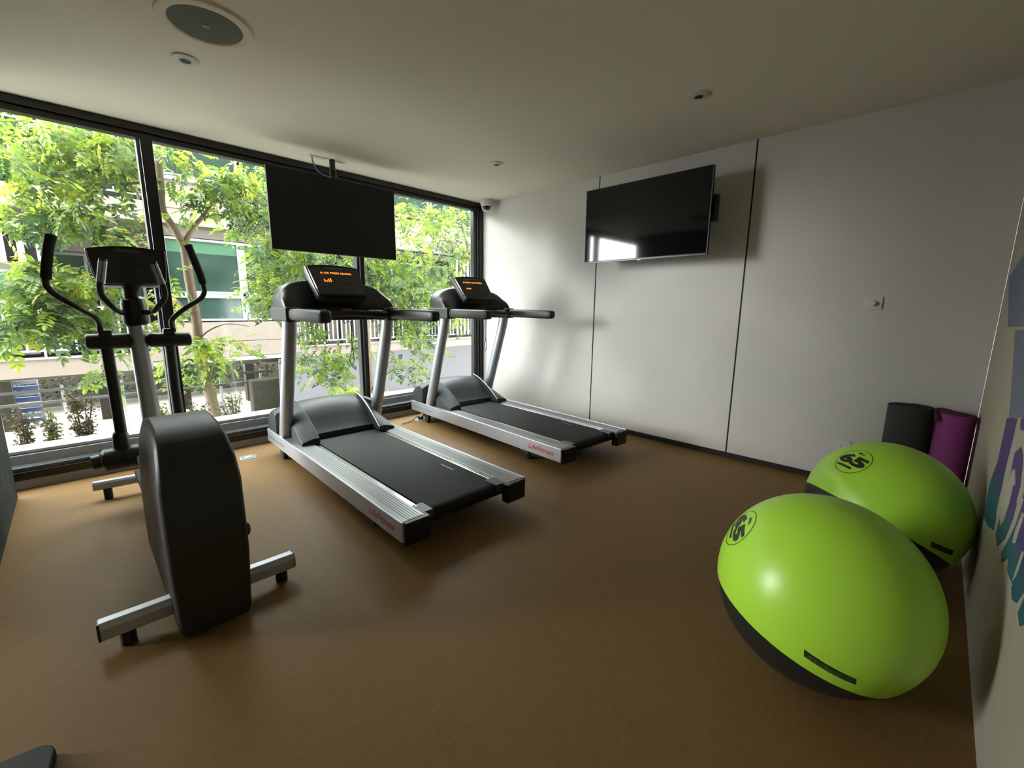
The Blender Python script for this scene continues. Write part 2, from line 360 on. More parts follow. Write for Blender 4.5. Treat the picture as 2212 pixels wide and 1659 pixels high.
# floor outlets
for (x, y, lab, ang) in ((.350, -3.105, 'round metal floor outlet left of the near treadmill', .1), (.285, -1.255, 'round metal floor outlet with black plugs between the treadmills', 0)):
    fo = thing('floor_outlet', lab, 'floor outlet', (x, y, 0), ang, 'round floor outlets')
    obj('ring', MB().lathe([(.055, 0), (.068, 0), (.066, .004), (.056, .005), (.054, .002)], n=32), M['silver'], fo, smooth=True)
    obj('cap', MB().lathe([(.054, .001), (.054, .003), (.001, .003)], n=32), M['alu'], fo)
    obj('lid', MB().box((-.022, -.03, .003), (.022, .03, .006)), M['white'], fo, bevel=.002)
for y in (-1.275, -1.235):
    p = thing('power_plug', 'black plug standing in the floor outlet, %s' % ('nearer the camera' if y < -1.25 else 'nearer the far treadmill'), 'plug', (.285, y, .006))
    obj('plug_body', MB().box((-.014, -.012, 0), (.014, .012, .030)), M['blackp'], p, bevel=.004)
    s = -1 if y < -1.25 else 1
    obj('cord', MB().tube(spline([(0,0,.026), (0, s*.02, .040), (.01, s*.07, .02), (.03, s*.14, .006), (.06, s*.27, .004)]), .005, 8), M['blackp'], p, smooth=True)

# ================================================================ TREADMILLS
def Pt(u, v, z): return (u, -v, z)
def make_treadmill(led, led2):
    t = thing('treadmill', 'silver and black treadmill', 'treadmill', (0,0,0), 0, 'treadmills facing the window')
    def B(mb, lo, hi): return mb.box((lo[0], -hi[1], lo[2]), (hi[0], -lo[1], hi[2]))
    L, Wd = 2.415, .93
    for s in (0, 1):
        f = lambda v: v if s == 0 else Wd-v
        a, b = sorted((f(0), f(.016)))
        r = obj('side_rail', B(MB(), (.004, a, .108), (L, b, .224)), M['silver'], t, bevel=.004)
        a, b = sorted((f(.016), f(.152)))
        fr = obj('foot_rail', B(MB(), (.02, a, .165), (1.98, b, .219)), M['alu'], t, bevel=.003)
        mb = MB()
        for k in range(6):
            c = .050+.016*k; a, b = sorted((f(c), f(c+.009))); B(mb, (.022, a, .219), (1.75, b, .2215))
        obj('rib', mb, M['alu'], fr)
        a, b = sorted((f(.154), f(.186))); obj('inner_strip', B(MB(), (.10, a, .165), (1.80, b, .213)), M['chrome'], t, bevel=.003)
        a, b = sorted((f(.016), f(.175)))
        obj('end_cap', B(MB(), (-.012, a, .09), (.05, b, .218)), M['blackp'], t, bevel=.008)
        a, b = sorted((f(.145), f(.225)))
        rc = obj('roller_cover', B(MB(), (.04, a, .17), (.16, b, .219)), M['greyp'], t, bevel=.006)
        obj('screw', MB().cyl(Pt(.13, f(.165), .219), Pt(.13, f(.165), .222), .006, 12), M['chrome'], rc)
    # belt
    poly = [(1.84, .214), (.10, .214), (.068, .206), (.052, .188), (.050, .165), (.062, .146), (.09, .136), (1.84, .136)]
    obj('running_belt', MB().prism(poly, lambda a, b, c: Pt(a, c, b), .196, Wd-.196), M['belt'], t, smooth=True)
    obj('belt_mark', B(MB(), (.45, .655, .2141), (.60, .672, .2144)), M['greyp'], t)
    obj('deck', B(MB(), (.10, .05, .112), (L-.06, Wd-.05, .134)), M['black'], t)
    # hood
    prof = [(1.795, .216), (1.80, .262), (1.86, .30), (1.93, .37), (2.00, .43), (2.08, .475), (2.16, .492), (2.25, .485), (2.33, .455), (2.385, .405), (2.41, .34), (2.415, .216)]
    def hood(v0, v1, lift, n, us=0, arch=True):
        rings = []
        for i in range(n+1):
            v = v0+(v1-v0)*i/n; q = (v-Wd/2)/(Wd/2); h = 1-.20*q*q if arch else 1
            rings.append([Vector(Pt(u+us, v, .216+(z-.216+(lift if z > .22 else 0))*h)) for u, z in prof])
        return rings
    obj('motor_hood', MB().loft(hood(.185, Wd-.185, 0, 14)), M['midgrey'], t, smooth=True)
    for s in (0, 1):
        f = lambda v: v if s == 0 else Wd-v
        sk = [(2.17, .222), (2.17, .385), (2.21, .412), (2.27, .415), (2.34, .385), (2.385, .345), (2.41, .29), (2.415, .222)]
        sk2 = [(2.17, .222), (2.17, .455), (2.21, .465), (2.27, .455), (2.34, .425), (2.385, .385), (2.41, .32), (2.415, .222)]
        obj('side_skirt', MB().loft([[Vector(Pt(u, f(.012), z)) for u, z in sk], [Vector(Pt(u, f(.10), z)) for u, z in [(u, (z+z2)/2+.012) for (u, z), (_, z2) in zip(sk, sk2)]], [Vector(Pt(u, f(.19), z)) for u, z in sk2]]), M['midgrey'], t, bevel=.010)
        # boot round the foot of the upright, its inner edge high, sloping down outwards
        us = [1.655, 1.66, 1.76, 1.86, 1.95, 2.03, 2.10, 2.165, 2.166]
        zi = [.217, .262, .335, .395, .440, .473, .494, .506, .217]; zo = [.217, .240, .272, .302, .330, .352, .368, .378, .217]
        vi = [.200, .200, .198, .194, .190, .187, .185, .184, .184]; vo = [.055, .055, .062, .075, .085, .09, .09, .09, .09]
        rings = [[Vector(Pt(u, f(w), z)) for u, z, w in zip(us, zo, vo)], [Vector(Pt(u, f(.4*a_+.6*b_), .45*z0+.55*z1+(.012 if z0 > .23 else 0))) for u, z0, z1, a_, b_ in zip(us, zo, zi, vo, vi)], [Vector(Pt(u, f(w), z)) for u, z, w in zip(us, zi, vi)]]
        obj('boot', MB().loft(rings), M['midgrey'], t, bevel=.008)
        edge = [Vector(Pt(u, f(w+.002), z-.003)) for u, z, w in zip(us[1:8], zi[1:8], vi[1:8])]
        if s: obj('lit_edge', MB().tube(spline(edge, 4), .005, 6), M['silver'], t, smooth=True)  # silver line paints the window-lit inner edge, on the right boot only
        # upright
        vb = .060 if s == 0 else Wd-.040; obj('upright', MB().tube([Pt(2.075, vb, .215), Pt(2.05, vb, .30), Pt(1.76, vb, 1.14), Pt(1.735, vb, 1.245)], .052, 24, sx=1.12), M['silver'], t, smooth=True)
        obj('bracket', B(MB(), (1.60, *sorted((f(-.006), f(.112)))[:1], 1.216), (1.98, sorted((f(-.006), f(.112)))[1], 1.328)), M['midgrey'], t, bevel=.018)
        # grip
        vg = f(.055)
        ug = .045 if s == 0 else 0
        gp = [(.93, .016), (.935, .032), (.95, .041), (1.0, .045), (1.50, .045), (1.60, .043), (1.625, .036)]
        rings = []
        for u, r in gp:
            z0 = 1.272+(.0 if u > 1.4 else -.004)
            u = u+(ug if u < 1.1 else 0)
            rings.append([Vector(Pt(u, vg+.95*r*math.copysign(abs(math.cos(a))**.6, math.cos(a)), z0+r*math.copysign(abs(math.sin(a))**.6, math.sin(a)))) for a in [2*PI*k/20 for k in range(20)]])
        obj('grip', MB().loft(rings), M['plastic'], t, smooth=True)
        w0, w1 = sorted((f(.12), f(.17)))
    # console body
    rings = []
    secs = [(.004, 1.40, 1.66, 1.93), (.012, 1.43, 1.64, 1.97), (.04, 1.475, 1.63, 1.99), (.10, 1.515, 1.66, 2.00), (.20, 1.54, 1.72, 2.01), (.30, 1.552, 1.74, 2.01), (.46, 1.558, 1.745, 2.01),
            (.62, 1.552, 1.74, 2.01), (.72, 1.54, 1.72, 2.01), (.82, 1.515, 1.66, 2.00), (.88, 1.475, 1.63, 1.99), (.908, 1.43, 1.64, 1.97), (.916, 1.40, 1.66, 1.93)]
    for v, zt, u0, u1 in secs:
        zb = 1.285; um = u0+.07
        sec = [(u0+.01, zb), (u0, zb+.03), (um-.01, zb+.12), (um+.09, zt-.02), (um+.11, zt-.004), (u1-.06, zt), (u1-.02, zt-.01), (u1, zt-.05), (u1, zb+.02), (u1-.02, zb)]
        rings.append([Vector(Pt(u, v, z)) for u, z in sec])
    cbod = obj('console_body', MB().loft(rings), M['blackp'], t, smooth=True)
    cbod.data.polygons.foreach_set('use_smooth', [True]*len(cbod.data.polygons))
    if 'sharp_edge' in cbod.data.attributes: cbod.data.attributes.remove(cbod.data.attributes['sharp_edge'])
    ss = cbod.modifiers.new('subdivision', 'SUBSURF'); ss.levels = 2; ss.render_levels = 2
    # crossbar
    pts = [Pt(1.60, .10, 1.265), Pt(1.585, .2, 1.268), Pt(1.575, .34, 1.278), Pt(1.572, .46, 1.283), Pt(1.575, .58, 1.278), Pt(1.585, .72, 1.268), Pt(1.60, .82, 1.265)]
    obj('crossbar', MB().tube(spline(pts, 4), .027, 14), M['blackp'], t, smooth=True)
    obj('tray', B(MB(), (1.60, .12, 1.225), (1.76, .80, 1.29)), M['blackp'], t, bevel=.012)
    for v0, v1 in ((.16, .28), (.64, .76)):
        sg = [Pt(1.585-.008*abs(v-.46) if False else 1.583, v, 1.2935+.012*(1-abs(v-.46)/.4)) for v in (v0, (v0+v1)/2, v1)]
        obj('pulse_sensor', MB().tube(sg, .010, 10, sx=1.6), M['silver'], t, smooth=True)
    obj('stop_key', B(MB(), (1.575, .425, 1.305), (1.60, .495, 1.318)), M['red'], t, bevel=.004)
    obj('stop_cord', MB().tube(spline([Pt(1.56,.40,1.245), Pt(1.55,.415,1.20), Pt(1.55,.44,1.215), Pt(1.55,.462,1.20), Pt(1.55,.462,1.02), Pt(1.55,.455,.97), Pt(1.55,.438,.90), Pt(1.55,.455,.862), Pt(1.55,.474,.90), Pt(1.55,.470,.97), Pt(1.55,.464,1.02), Pt(1.55,.470,1.24)], 5), .003, 6), M['black'], t, smooth=True)
    # screen panel, tilted: lower edge (u 1.66, z 1.405) upper edge (u 1.90, z 1.665)
    lo = Vector(Pt(1.655, .46, 1.385)); hi = Vector(Pt(1.885, .46, 1.655)); Yd = (hi-lo).normalized(); Ln = (hi-lo).length; Xd = Vector((0, -1, 0)); Nd = Xd.cross(Yd)
    out = []
    for k in range(17):
        a = -1+2*k/16; out.append((a*.222, Ln*(1.0-.07*a*a)))
    out = [(-.197, .012), (-.205, .03)] + out + [(.205, .03), (.197, .012), (.15, -.004), (-.15, -.004)]
    def pan(o_, sc_, zf, zb_):
        cx, cy = 0, Ln*.5
        r = [[lo+Xd*((x-cx)*s_+cx)+Yd*((y-cy)*s_+cy)+Nd*z for x, y in o_] for s_, z in ((sc_*.90, zb_), (sc_*.985, zb_+.015), (sc_, zf-.006), (sc_*.985, zf))]
        return MB().loft(r)
    obj('console_shell', pan(out, 1, .028, -.045), M['greyp'], t, smooth=True)
    obj('console_face', pan([(x, y) for x, y in out], .955, .0325, .026), M['gloss'], t, smooth=True)
    rl = MB().tube([lo+Xd*x+Yd*(.012+.012*abs(x)/.2)+Nd*(.05-.02*(abs(x)/.2)**2) for x in (-.19, -.12, 0, .12, .19)], .014, 10, sx=.7)
    obj('reading_ledge', rl, M['blackp'], t, smooth=True)
    base = lo+Nd*.0335
    text('brand_lettering', 'LifeFitness', .030, M['logo'], t, base+Yd*Ln*.885, Xd, Yd, shear=.3, width=.15)
    text('led_message', led, .026, M['led'], t, base+Yd*Ln*.735+Xd*.01, Xd, Yd, bold=.0002, width=.26)
    o = MB()
    for k, h in enumerate(led2):
        c = base+Yd*Ln*.46-Xd*(.112-.017*k)
        o.box((0,0,0), (.009,.006+h,.0008)); n_ = len(o.v)-8
        for q in range(n_, n_+8): v = o.v[q]; o.v[q] = c+Xd*v.x+Yd*v.y+Nd*v.z
    obj('led_bars', o, M['led'], t)
    for i in range(3):
        for j in range(2):
            obj('key', MB().tube([base+Xd*(.06+.042*i)+Yd*(Ln*(.30+.13*j)), base+Xd*(.06+.042*i)+Yd*(Ln*(.30+.13*j))+Nd*.002], .009, 10), M['greyp'], t)
    # running gear
    for s in (0, 1):
        vv = .045 if s == 0 else Wd-.045
        w = obj('wheel', MB().cyl(Pt(2.12, vv-.018, .045), Pt(2.12, vv+.018, .045), .045, 24), M['rubber'], t, bevel=.006)
        obj('hub', MB().cyl(Pt(2.12, vv-.020, .045), Pt(2.12, vv+.020, .045), .014, 14), M['fin'], w)
        obj('wheel_bracket', B(MB(), (2.08, vv-.012, .06), (2.20, vv+.012, .115)), M['blackp'], t)
        vv = .10 if s == 0 else Wd-.10
        ft = obj('foot', MB().cyl(Pt(.47, vv, 0), Pt(.47, vv, .022), .032, 20), M['rubber'], t, bevel=.004)
        obj('foot_stem', MB().cyl(Pt(.47, vv, .02), Pt(.47, vv, .11), .009, 12), M['fin'], ft)
        obj('foot_bracket', B(MB(), (.45, vv-.03, .055), (.56, vv+.03, .112)), M['greyp'], t, bevel=.003)
    text('rail_lettering', 'LifeFitness', .062, M['red'], t, Pt(.235, -.0006, .166), (-1,0,0), (-.0,0,1), shear=.35, bold=.0006, width=.30)
    text('rail_lettering', 'FlexDeck Shock Absorption System', .018, M['greytxt'], t, Pt(2.15, -.0006, .163), (-1,0,0), (0,0,1), width=.42)
    # power inlet cable tail under the front is left inside the hood
    return t
ta = make_treadmill('& OR PRESS QUICK', (.022, .012, .026, .034))
ta.location = (2.722, -2.979, 0); ta.rotation_euler.z = math.radians(178.65)
ta['label'] = 'silver and black treadmill nearer the camera, beside the elliptical trainer'
tb = make_treadmill('# KEYS OR PRESS', (.010, .010, .014, .012))
tb.location = (2.559, -1.431, 0); tb.rotation_euler.z = math.radians(176.71)
tb['label'] = 'silver and black treadmill farther away, beside the white wall'

# ================================================================ ELLIPTICAL
def make_elliptical():
    YC = -3.775
    e = thing('elliptical_trainer', 'black and silver elliptical trainer with a tall dark drive housing', 'elliptical', (1.5, YC, 0))
    def W(mb):
        for i, v in enumerate(mb.v): mb.v[i] = v - Vector((1.5, YC, 0))
        return mb
    def rbox(lo, hi): return MB().box(lo, hi)
    prof = [(2.605, .022), (2.612, .30), (2.602, .645), (2.575, .735), (2.505, .808), (2.38, .850), (2.22, .862), (2.06, .83), (1.93, .75), (1.85, .62), (1.80, .40), (1.79, .10), (1.84, .022)]
    ins = [.012, 0, 0, .006, .014, .020, .022, .02, .014, .008, 0, 0, .01]
    rings = []
    for k, (w, sc_) in enumerate(((-1, .90), (-.96, .965), (-.86, 1), (0, 1.004), (.86, 1), (.96, .965), (1, .90))):
        cx, cz = 2.2, .42
        rings.append([Vector((cx+(x-cx)*sc_, YC+(-.005)+w*(.142-i_), cz+(z-cz)*sc_)) for (x, z), i_ in zip(prof, ins)])
    obj('drive_housing', W(MB().loft(rings)), M['plastic'], e, bevel=.01, seg=2)
    obj('top_seam', W(MB().tube([(2.585, YC-.12, .715), (2.607, YC, .72), (2.585, YC+.11, .715)], .002, 6)), M['black'], e)
    obj('frame_spine', W(rbox((.66, YC-.045, .075), (2.5, YC+.045, .15))), M['silver'], e, bevel=.008)
    # stabiliser bars
    def bar(pa, pb, w, h):
        a, b = Vector(pa), Vector(pb); d = (b-a).normalized(); n = Vector((-d.y, d.x, 0))
        sec = [(-w, -h), (w, -h), (w, h*.4), (w*.55, h), (-w*.55, h), (-w, h*.4)]
        return MB().loft([[p+n*x+Vector((0,0,z)) for x, z in sec] for p in (a, b)])
    rb = obj('rear_stabiliser', W(bar((2.425, -4.135, .098), (2.435, -3.43, .098), .036, .034)), M['silver'], e, bevel=.004)
    for y in (-4.135, -3.43): obj('end_plug', W(bar((2.43, y-.004, .098), (2.43, y+.004, .098), .034, .032)), M['blackp'], rb)
    for y in (-4.055, -3.485): obj('foot', W(MB().cyl((2.43, y, 0), (2.43, y, .066), .026, 18)), M['rubber'], e, bevel=.004)
    fb = obj('front_stabiliser', W(bar((.60, -4.10, .105), (.66, -3.45, .105), .030, .028)), M['silver'], e, bevel=.004)
    for y in (-4.03, -3.52): obj('foot', W(MB().cyl((.62, y, 0), (.62, y, .08), .024, 18)), M['rubber'], e, bevel=.004)
    # post
    obj('post', W(MB().tube([(.88, YC+.022, .08), (.84, YC+.012, .6), (.79, YC, 1.22), (.785, YC, 1.30)], [.058, .052, .045, .045], 28)), M['silver'], e, smooth=True)
    obj('collar', W(MB().tube([(.80, YC+.01, 1.200), (.80, YC+.008, 1.215), (.80, YC+.005, 1.335), (.80, YC+.003, 1.368), (.80, YC, 1.376)], [.058, .068, .067, .062, .045], 28)), M['blackp'], e, smooth=True)
    obj('neck', W(MB().tube([(.80, YC, 1.37), (.81, YC+.003, 1.42), (.82, YC+.008, 1.475)], [.040, .043, .062], 20, sx=1.0)), M['plastic'], e, bevel=.004)
    # console
    lo = Vector((.845, YC+.010, 1.455)); hi = Vector((.775, YC+.010, 1.700)); Yd = (hi-lo).normalized(); Xd = Vector((.03, 1, .03)).normalized(); Nd = Xd.cross(Yd); Ln = (hi-lo).length
    out = [(-.125, -.004), (-.155, .012), (-.178, .06), (-.192, .16), (-.197, Ln-.035), (-.193, Ln-.026)] + [(-.197+.394*k/12, Ln-.026+.024*math.sin(PI*k/12)) for k in range(1, 12)] + [(.193, Ln-.026), (.197, Ln-.04), (.190, .13), (.178, .03), (.16, .006), (.125, -.004)]
    def pan(s0, z0, z1):
        cy = Ln*.5
        return MB().loft([[lo+Xd*(x*s_)+Yd*((y-cy)*s_+cy)+Nd*z for x, y in out] for s_, z in ((s0*.93, z0), (s0*.99, z0+.015), (s0, z1-.005), (s0*.985, z1))])
    obj('console_shell', W(pan(1, -.05, .02)), M['greyp'], e, smooth=True)
    obj('console_face', W(pan(.965, .018, .0235)), M['blackp'], e, smooth=True)
    o_ = text('brand_lettering', 'LifeFitness', .030, M['logo'], e, lo+Nd*.0245+Yd*Ln*.87-Vector((1.5, YC, 0)), Xd, Yd, shear=.3, width=.135)
    for i in range(2): obj('key', W(MB().tube([lo+Nd*.0235+Xd*(.045-.06*i*0+.055*i)+Yd*(Ln*.36), lo+Nd*.026+Xd*(.045+.055*i)+Yd*(Ln*.36)], .012, 12)), M['greyp'], e)
    # fixed grips
    for s in (-1, 1):
        pts = [(.83, YC+s*.045, 1.285), (.92, YC+s*.075, 1.287), (1.0, YC+s*.10, 1.312), (1.02, YC+s*.145, 1.38), (1.0, YC+s*.150, 1.44), (.985, YC+s*.143, 1.475)]
        obj('fixed_grip', W(MB().tube(spline(pts, 6), .0165, 14)), M['plastic'], e, smooth=True)
        pts = [(.99, YC+s*.143, 1.462), (.965, YC+s*.118, 1.59)]
        g = obj('pulse_sensor', W(MB().tube(pts, .0215, 16)), M['silver'], e, smooth=True)
        obj('seam', W(MB().tube([Vector(pts[0])+Vector((.021, 0, .004)), Vector(pts[1])+Vector((.021, 0, .004))], .0025, 6)), M['black'], g)
        obj('grip_cap', W(MB().tube([(.965, YC+s*.118, 1.588), (.963, YC+s*.1165, 1.604)], [.0225, .019], 16)), M['blackp'], e, smooth=True)
    # moving arms
    for s in (-1, 1):
        yy = YC+s*.163 if s < 0 else YC+.172
        yb = -3.93 if s < 0 else -3.608
        y0, y1 = (-4.022, -3.80) if s < 0 else (-3.735, -3.486)
        pv = obj('pivot_housing', W(MB().tube([(.80, y0, 1.102), (.80, y0+.010, 1.102), (.80, y1-.025, 1.100), (.80, y1+.02, 1.100)], [.040, .050, .050, .030 if s < 0 else .040], 20)) if s < 0 else
                 W(MB().tube([(.80, y0, 1.100), (.80, y0+.025, 1.100), (.80, y1-.010, 1.098), (.80, y1, 1.098)], [.028, .049, .049, .040], 20)), M['blackp'], e, smooth=True)
        obj('socket_block', W(rbox((.765, (yb-.03), 1.13), (.835, (yb+.034), 1.175))), M['blackp'], e, bevel=.012)
        obj('swing_arm', W(MB().tube([(.80, yb, 1.07), (.80, yb+.004*(-s), .78), (.805, yb+(.006 if s < 0 else 0), .47)], .031, 20, sx=.95)), M['plastic'], e, smooth=True)
        if s < 0:
            kp = [(.82, -3.948, 1.165), (.85, -3.950, 1.215), (.92, -3.972, 1.262), (1.0, -4.045, 1.325), (1.0, -4.118, 1.392), (1.0, -4.142, 1.435), (1.0, -4.140, 1.475), (1.0, -4.134, 1.50)]
            gp = [(1.0, -4.140, 1.470), (1.0, -4.128, 1.55), (1.0, -4.105, 1.66), (1.0, -4.090, 1.712)]
        else:
            kp = [(.82, -3.578, 1.165), (.86, -3.592, 1.20), (.93, -3.590, 1.245), (1.0, -3.525, 1.315), (1.0, -3.440, 1.375), (1.0, -3.412, 1.42), (1.0, -3.412, 1.46), (1.0, -3.418, 1.50)]
            gp = [(1.0, -3.413, 1.475), (1.0, -3.425, 1.55), (1.0, -3.458, 1.67), (1.0, -3.472, 1.722)]
        obj('handle_tube', W(MB().tube(spline(kp, 6), .0155, 14)), M['plastic'], e, smooth=True)
        gp = [Vector(p) for p in gp]
        pp = [gp[0], gp[0].lerp(gp[1], .12)] + [gp[i].lerp(gp[i+1], t_) for i in (0, 1, 2) for t_ in (.4, .9)] + [gp[-1], gp[-1]+(gp[-1]-gp[-2])*.12]
        obj('foam_grip', W(MB().tube(pp, [.019, .0235, .0235, .0235, .0235, .0235, .0235, .0245, .026, .018], 18)), M['rubber'], e, smooth=True)
        # lower joint and pedal link
        obj('knuckle', W(MB().tube([(.80, yb, .50), (.80, yb, .48), (.80, yb, .40), (.80, yb, .33)], [.034, .043, .046, .044], 22)), M['blackp'], e, smooth=True)
        ya, yc = (-4.035, -3.85) if s < 0 else (-3.69, -3.50)
        obj('link_joint', W(MB().tube([(.80, ya, .325), (.80, ya+.012, .325), (.80, yc, .325)], [.055, .074, .076], 22)), M['blackp'], e, smooth=True)
        obj('joint_cap', W(MB().tube([(.80, ya-.006 if s < 0 else yc, .325), (.80, ya-.05 if s < 0 else yc+.05, .322)], [.050, .046], 18)), M['blackp'], e, bevel=.004)
        yl = YC+s*.075
        obj('pedal_link', W(MB().tube([(.80, yl, .325), (1.3, yl, .28), (1.86, yl, .34)], .022, 14)), M['silver'], e, smooth=True)
        obj('pedal', W(rbox((1.15, yl-.055, .30), (1.55, yl+.055, .325))), M['rubber'], e, bevel=.008)
    obj('roller_knob', W(MB().tube([(2.45, YC+.13, .335), (2.45, YC+.165, .335), (2.45, YC+.172, .335)], [.030, .030, .018], 18)), M['blackp'], e, smooth=True)
    return e
make_elliptical()

# ================================================================ BALLS
def make_ball(name, label, c, r, axis, thr, logo, lx, ly, esc0, esc1):
    t = thing(name, label, 'exercise ball', (c[0], c[1], 0), 0, 'two-tone exercise balls')
    O = Vector((0, 0, c[2])); ax = Vector(axis).normalized(); a = ax.orthogonal().normalized(); b = ax.cross(a)
    def cap(t0, t1, rr, n=24, m=64):
        rings = []
        for i in range(n+1):
            th = t0+(t1-t0)*i/n
            rings.append([O+rr*(math.cos(th)*ax+max(math.sin(th), 1e-4)*(math.cos(2*PI*k/m)*a+math.sin(2*PI*k/m)*b)) for k in range(m)])
        return MB().loft(rings, False)
    th = math.acos(thr)
    obj('green_shell', cap(0, th, r), M['green'], t, smooth=True)
    obj('charcoal_base', cap(th, PI, r-.002), M['dkball'], t, smooth=True)
    def stamp(nm, me, m, cdir, X, off, sc_=1.0):
        cd = Vector(cdir).normalized(); X = Vector(X); X = (X-cd*X.dot(cd)).normalized(); Y = cd.cross(X)
        bm = bmesh.new(); bm.from_mesh(me)
        for ax_ in (0, 1):
            lo_ = min(v.co[ax_] for v in bm.verts); hi_ = max(v.co[ax_] for v in bm.verts); q = lo_+.012
            while q < hi_:
                co = Vector((0,0,0)); co[ax_] = q; no = Vector((0,0,0)); no[ax_] = 1
                bmesh.ops.bisect_plane(bm, geom=bm.verts[:]+bm.edges[:]+bm.faces[:], plane_co=co, plane_no=no); q += .012
        for v in bm.verts:
            x, y = v.co.x*sc_, v.co.y*sc_; d = math.hypot(x, y); an = d/r
            dirn = (X*x+Y*y)/d if d > 1e-9 else X
            v.co = O+(r+off)*(math.cos(an)*cd+math.sin(an)*dirn)
        bm.to_mesh(me); bm.free(); me.name = nm; me.materials.clear(); me.materials.append(m)
        o = bpy.data.objects.new(nm, me); C.objects.link(o); o.parent = t; return o
    def ringmesh(r0, r1, n=48):
        me = bpy.data.meshes.new('ring'); v = [(q*math.cos(2*PI*k/n), q*math.sin(2*PI*k/n), 0) for q in (r0, r1) for k in range(n)]
        me.from_pydata(v, [], [(k, (k+1) % n, (k+1) % n+n, k+n) for k in range(n)]); return me
    def rect(w, h, x0=0, y0=0, sh=0):
        me = bpy.data.meshes.new('rect'); me.from_pydata([(x0-w/2-sh, y0-h/2, 0), (x0+w/2-sh, y0-h/2, 0), (x0+w/2+sh, y0+h/2, 0), (x0-w/2+sh, y0+h/2, 0)], [], [(0,1,2,3)]); return me
    stamp('logo_ring', ringmesh(.079, .082), M['print'], logo, lx, .0006)
    me = text_bm('65', .125, 0, .007)
    xs = [v.co.x for v in me.vertices]; k = .142/(max(xs)-min(xs)); ys = [v.co.y for v in me.vertices]; ky = .066/(max(ys)-min(ys)); ym = (max(ys)+min(ys))/2
    for v in me.vertices: v.co.x *= k; v.co.y = (v.co.y-ym)*ky+.004; v.co.z = 0
    stamp('size_number', me, M['print'], logo, lx, .0008)
    stamp('logo_bar', rect(.085, .013, -.01, -.045), M['print'], logo, lx, .0006)
    me = text_bm('BALL', .016, 0, .001)
    for v in me.vertices: v.co.y += .055; v.co.z = 0
    stamp('size_caption', me, M['print'], logo, lx, .0006)
    e0, e1 = Vector(esc0), Vector(esc1); mid = (e0+e1)/2; L = (e0-e1).length*r*1.03
    stamp('brand_strip', rect(L, .024, 0, 0, -.006), M['print'], mid, e1-e0, .0006)
    me = text_bm('escape //', .026, 0, 0)
    xs = [v.co.x for v in me.vertices]; k = L*.86/(max(xs)-min(xs))
    for v in me.vertices: v.co.x *= k; v.co.z = 0
    stamp('brand_lettering', me, M['greenprint'], mid, e1-e0, .0012)
    return t
make_ball('exercise_ball', 'lime green and charcoal exercise ball nearer the camera', (4.395, -2.242, .338), .338, (.297,.110,.948), -.388,
          (-.76,-.337,.554), (.05,-.47,-.145), 0, (.074,-.987,-.143), (.449,-.847,-.284))
make_ball('exercise_ball', 'lime green and charcoal exercise ball behind, against the rolled mats', (4.495, -1.205, .338), .338, (.336,.394,.855), -.256,
          (-.397,-.488,.777), (.36,-.31,-.02), 0, (.568,-.821,-.048), (.786,-.592,-.177))

# ================================================================ ROLLED MATS
def roll(name, label, base, r, h, lean, m, mi):
    t = thing(name, label, 'yoga mat', base, 0, 'rolled exercise mats')
    pts = []; turns = 4.5; n = 150; r0 = .022
    for i in range(n+1):
        a = i/n*turns*2*PI; rr = r0+(r-r0)*(i/n); pts.append((rr*math.cos(a-PI/2), rr*math.sin(a-PI/2)))
    th = .0125; v = []; f = []
    for z in (0, h):
        for i, (x, y) in enumerate(pts):
            d = math.hypot(x, y); L = Vector((lean[0]*z/h, lean[1]*z/h, z))
            v.append(Vector((x, y, 0))+L); v.append(Vector((x*(1-th/d), y*(1-th/d), 0))+L)
    N = 2*(n+1)
    for i in range(n):
        a, b, c, d = 2*i, 2*i+1, 2*i+3, 2*i+2
        f += [(a, d, d+N, a+N), (b, b+N, c+N, c), (a, b, c, d), (a+N, d+N, c+N, b+N)]
    f += [(0, N, N+1, 1), (2*n, 2*n+1, 2*n+1+N, 2*n+N)]
    obj('mat_sheet', MB().add(v, f), m, t, smooth=True)
    return t
roll('rolled_mat', 'dark charcoal rolled mat standing in the corner', (4.512, -.160, 0), .132, .715, (.0, .015), M['dkmat'], None)
pm = roll('rolled_mat', 'magenta rolled mat standing right of the charcoal mat', (4.722, -.22, 0), .098, .70, (.01, .06), M['purple'], None)
s_ = thing('mat_strap', 'dark magenta carrying strap hooked over the magenta mat', 'strap', (4.727, -.225, 0))
obj('strap_loop', MB().tube(spline([(-.075, -.03, .66), (-.085, .03, .712), (-.06, .06, .722), (.0, .03, .715), (.07, .02, .705), (.108, .0, .66), (.112, -.01, .40), (.105, -.02, .12)], 5), .007, 8, sx=1.8), M['purpled'], s_, smooth=True)

# dark floor mat, bottom left
fm = MB(); w, h_, q = .62, .46, .05; pl = []
for cx, cy, a0 in ((q, h_-q, 90), (q, q, 180), (w-q, q, 270), (w-q, h_-q, 0)):
    for k in range(7): a = math.radians(a0+15*k if a0 != 0 else 15*k); pl.append((cx+q*math.cos(a), cy+q*math.sin(a)))
fm.prism(pl, lambda a, b, t: (a, b, t), 0, .035)
fo = obj('rubber_step_mat', fm, M['rubber'], bevel=.006); fo.location = (2.835, -4.235-h_, 0); fo.rotation_euler.z = math.radians(-8)
fo.location = (2.77, -4.70, 0)
tag(fo, 'black rubber mat with a rounded corner at the bottom left corner of the photo', 'mat')

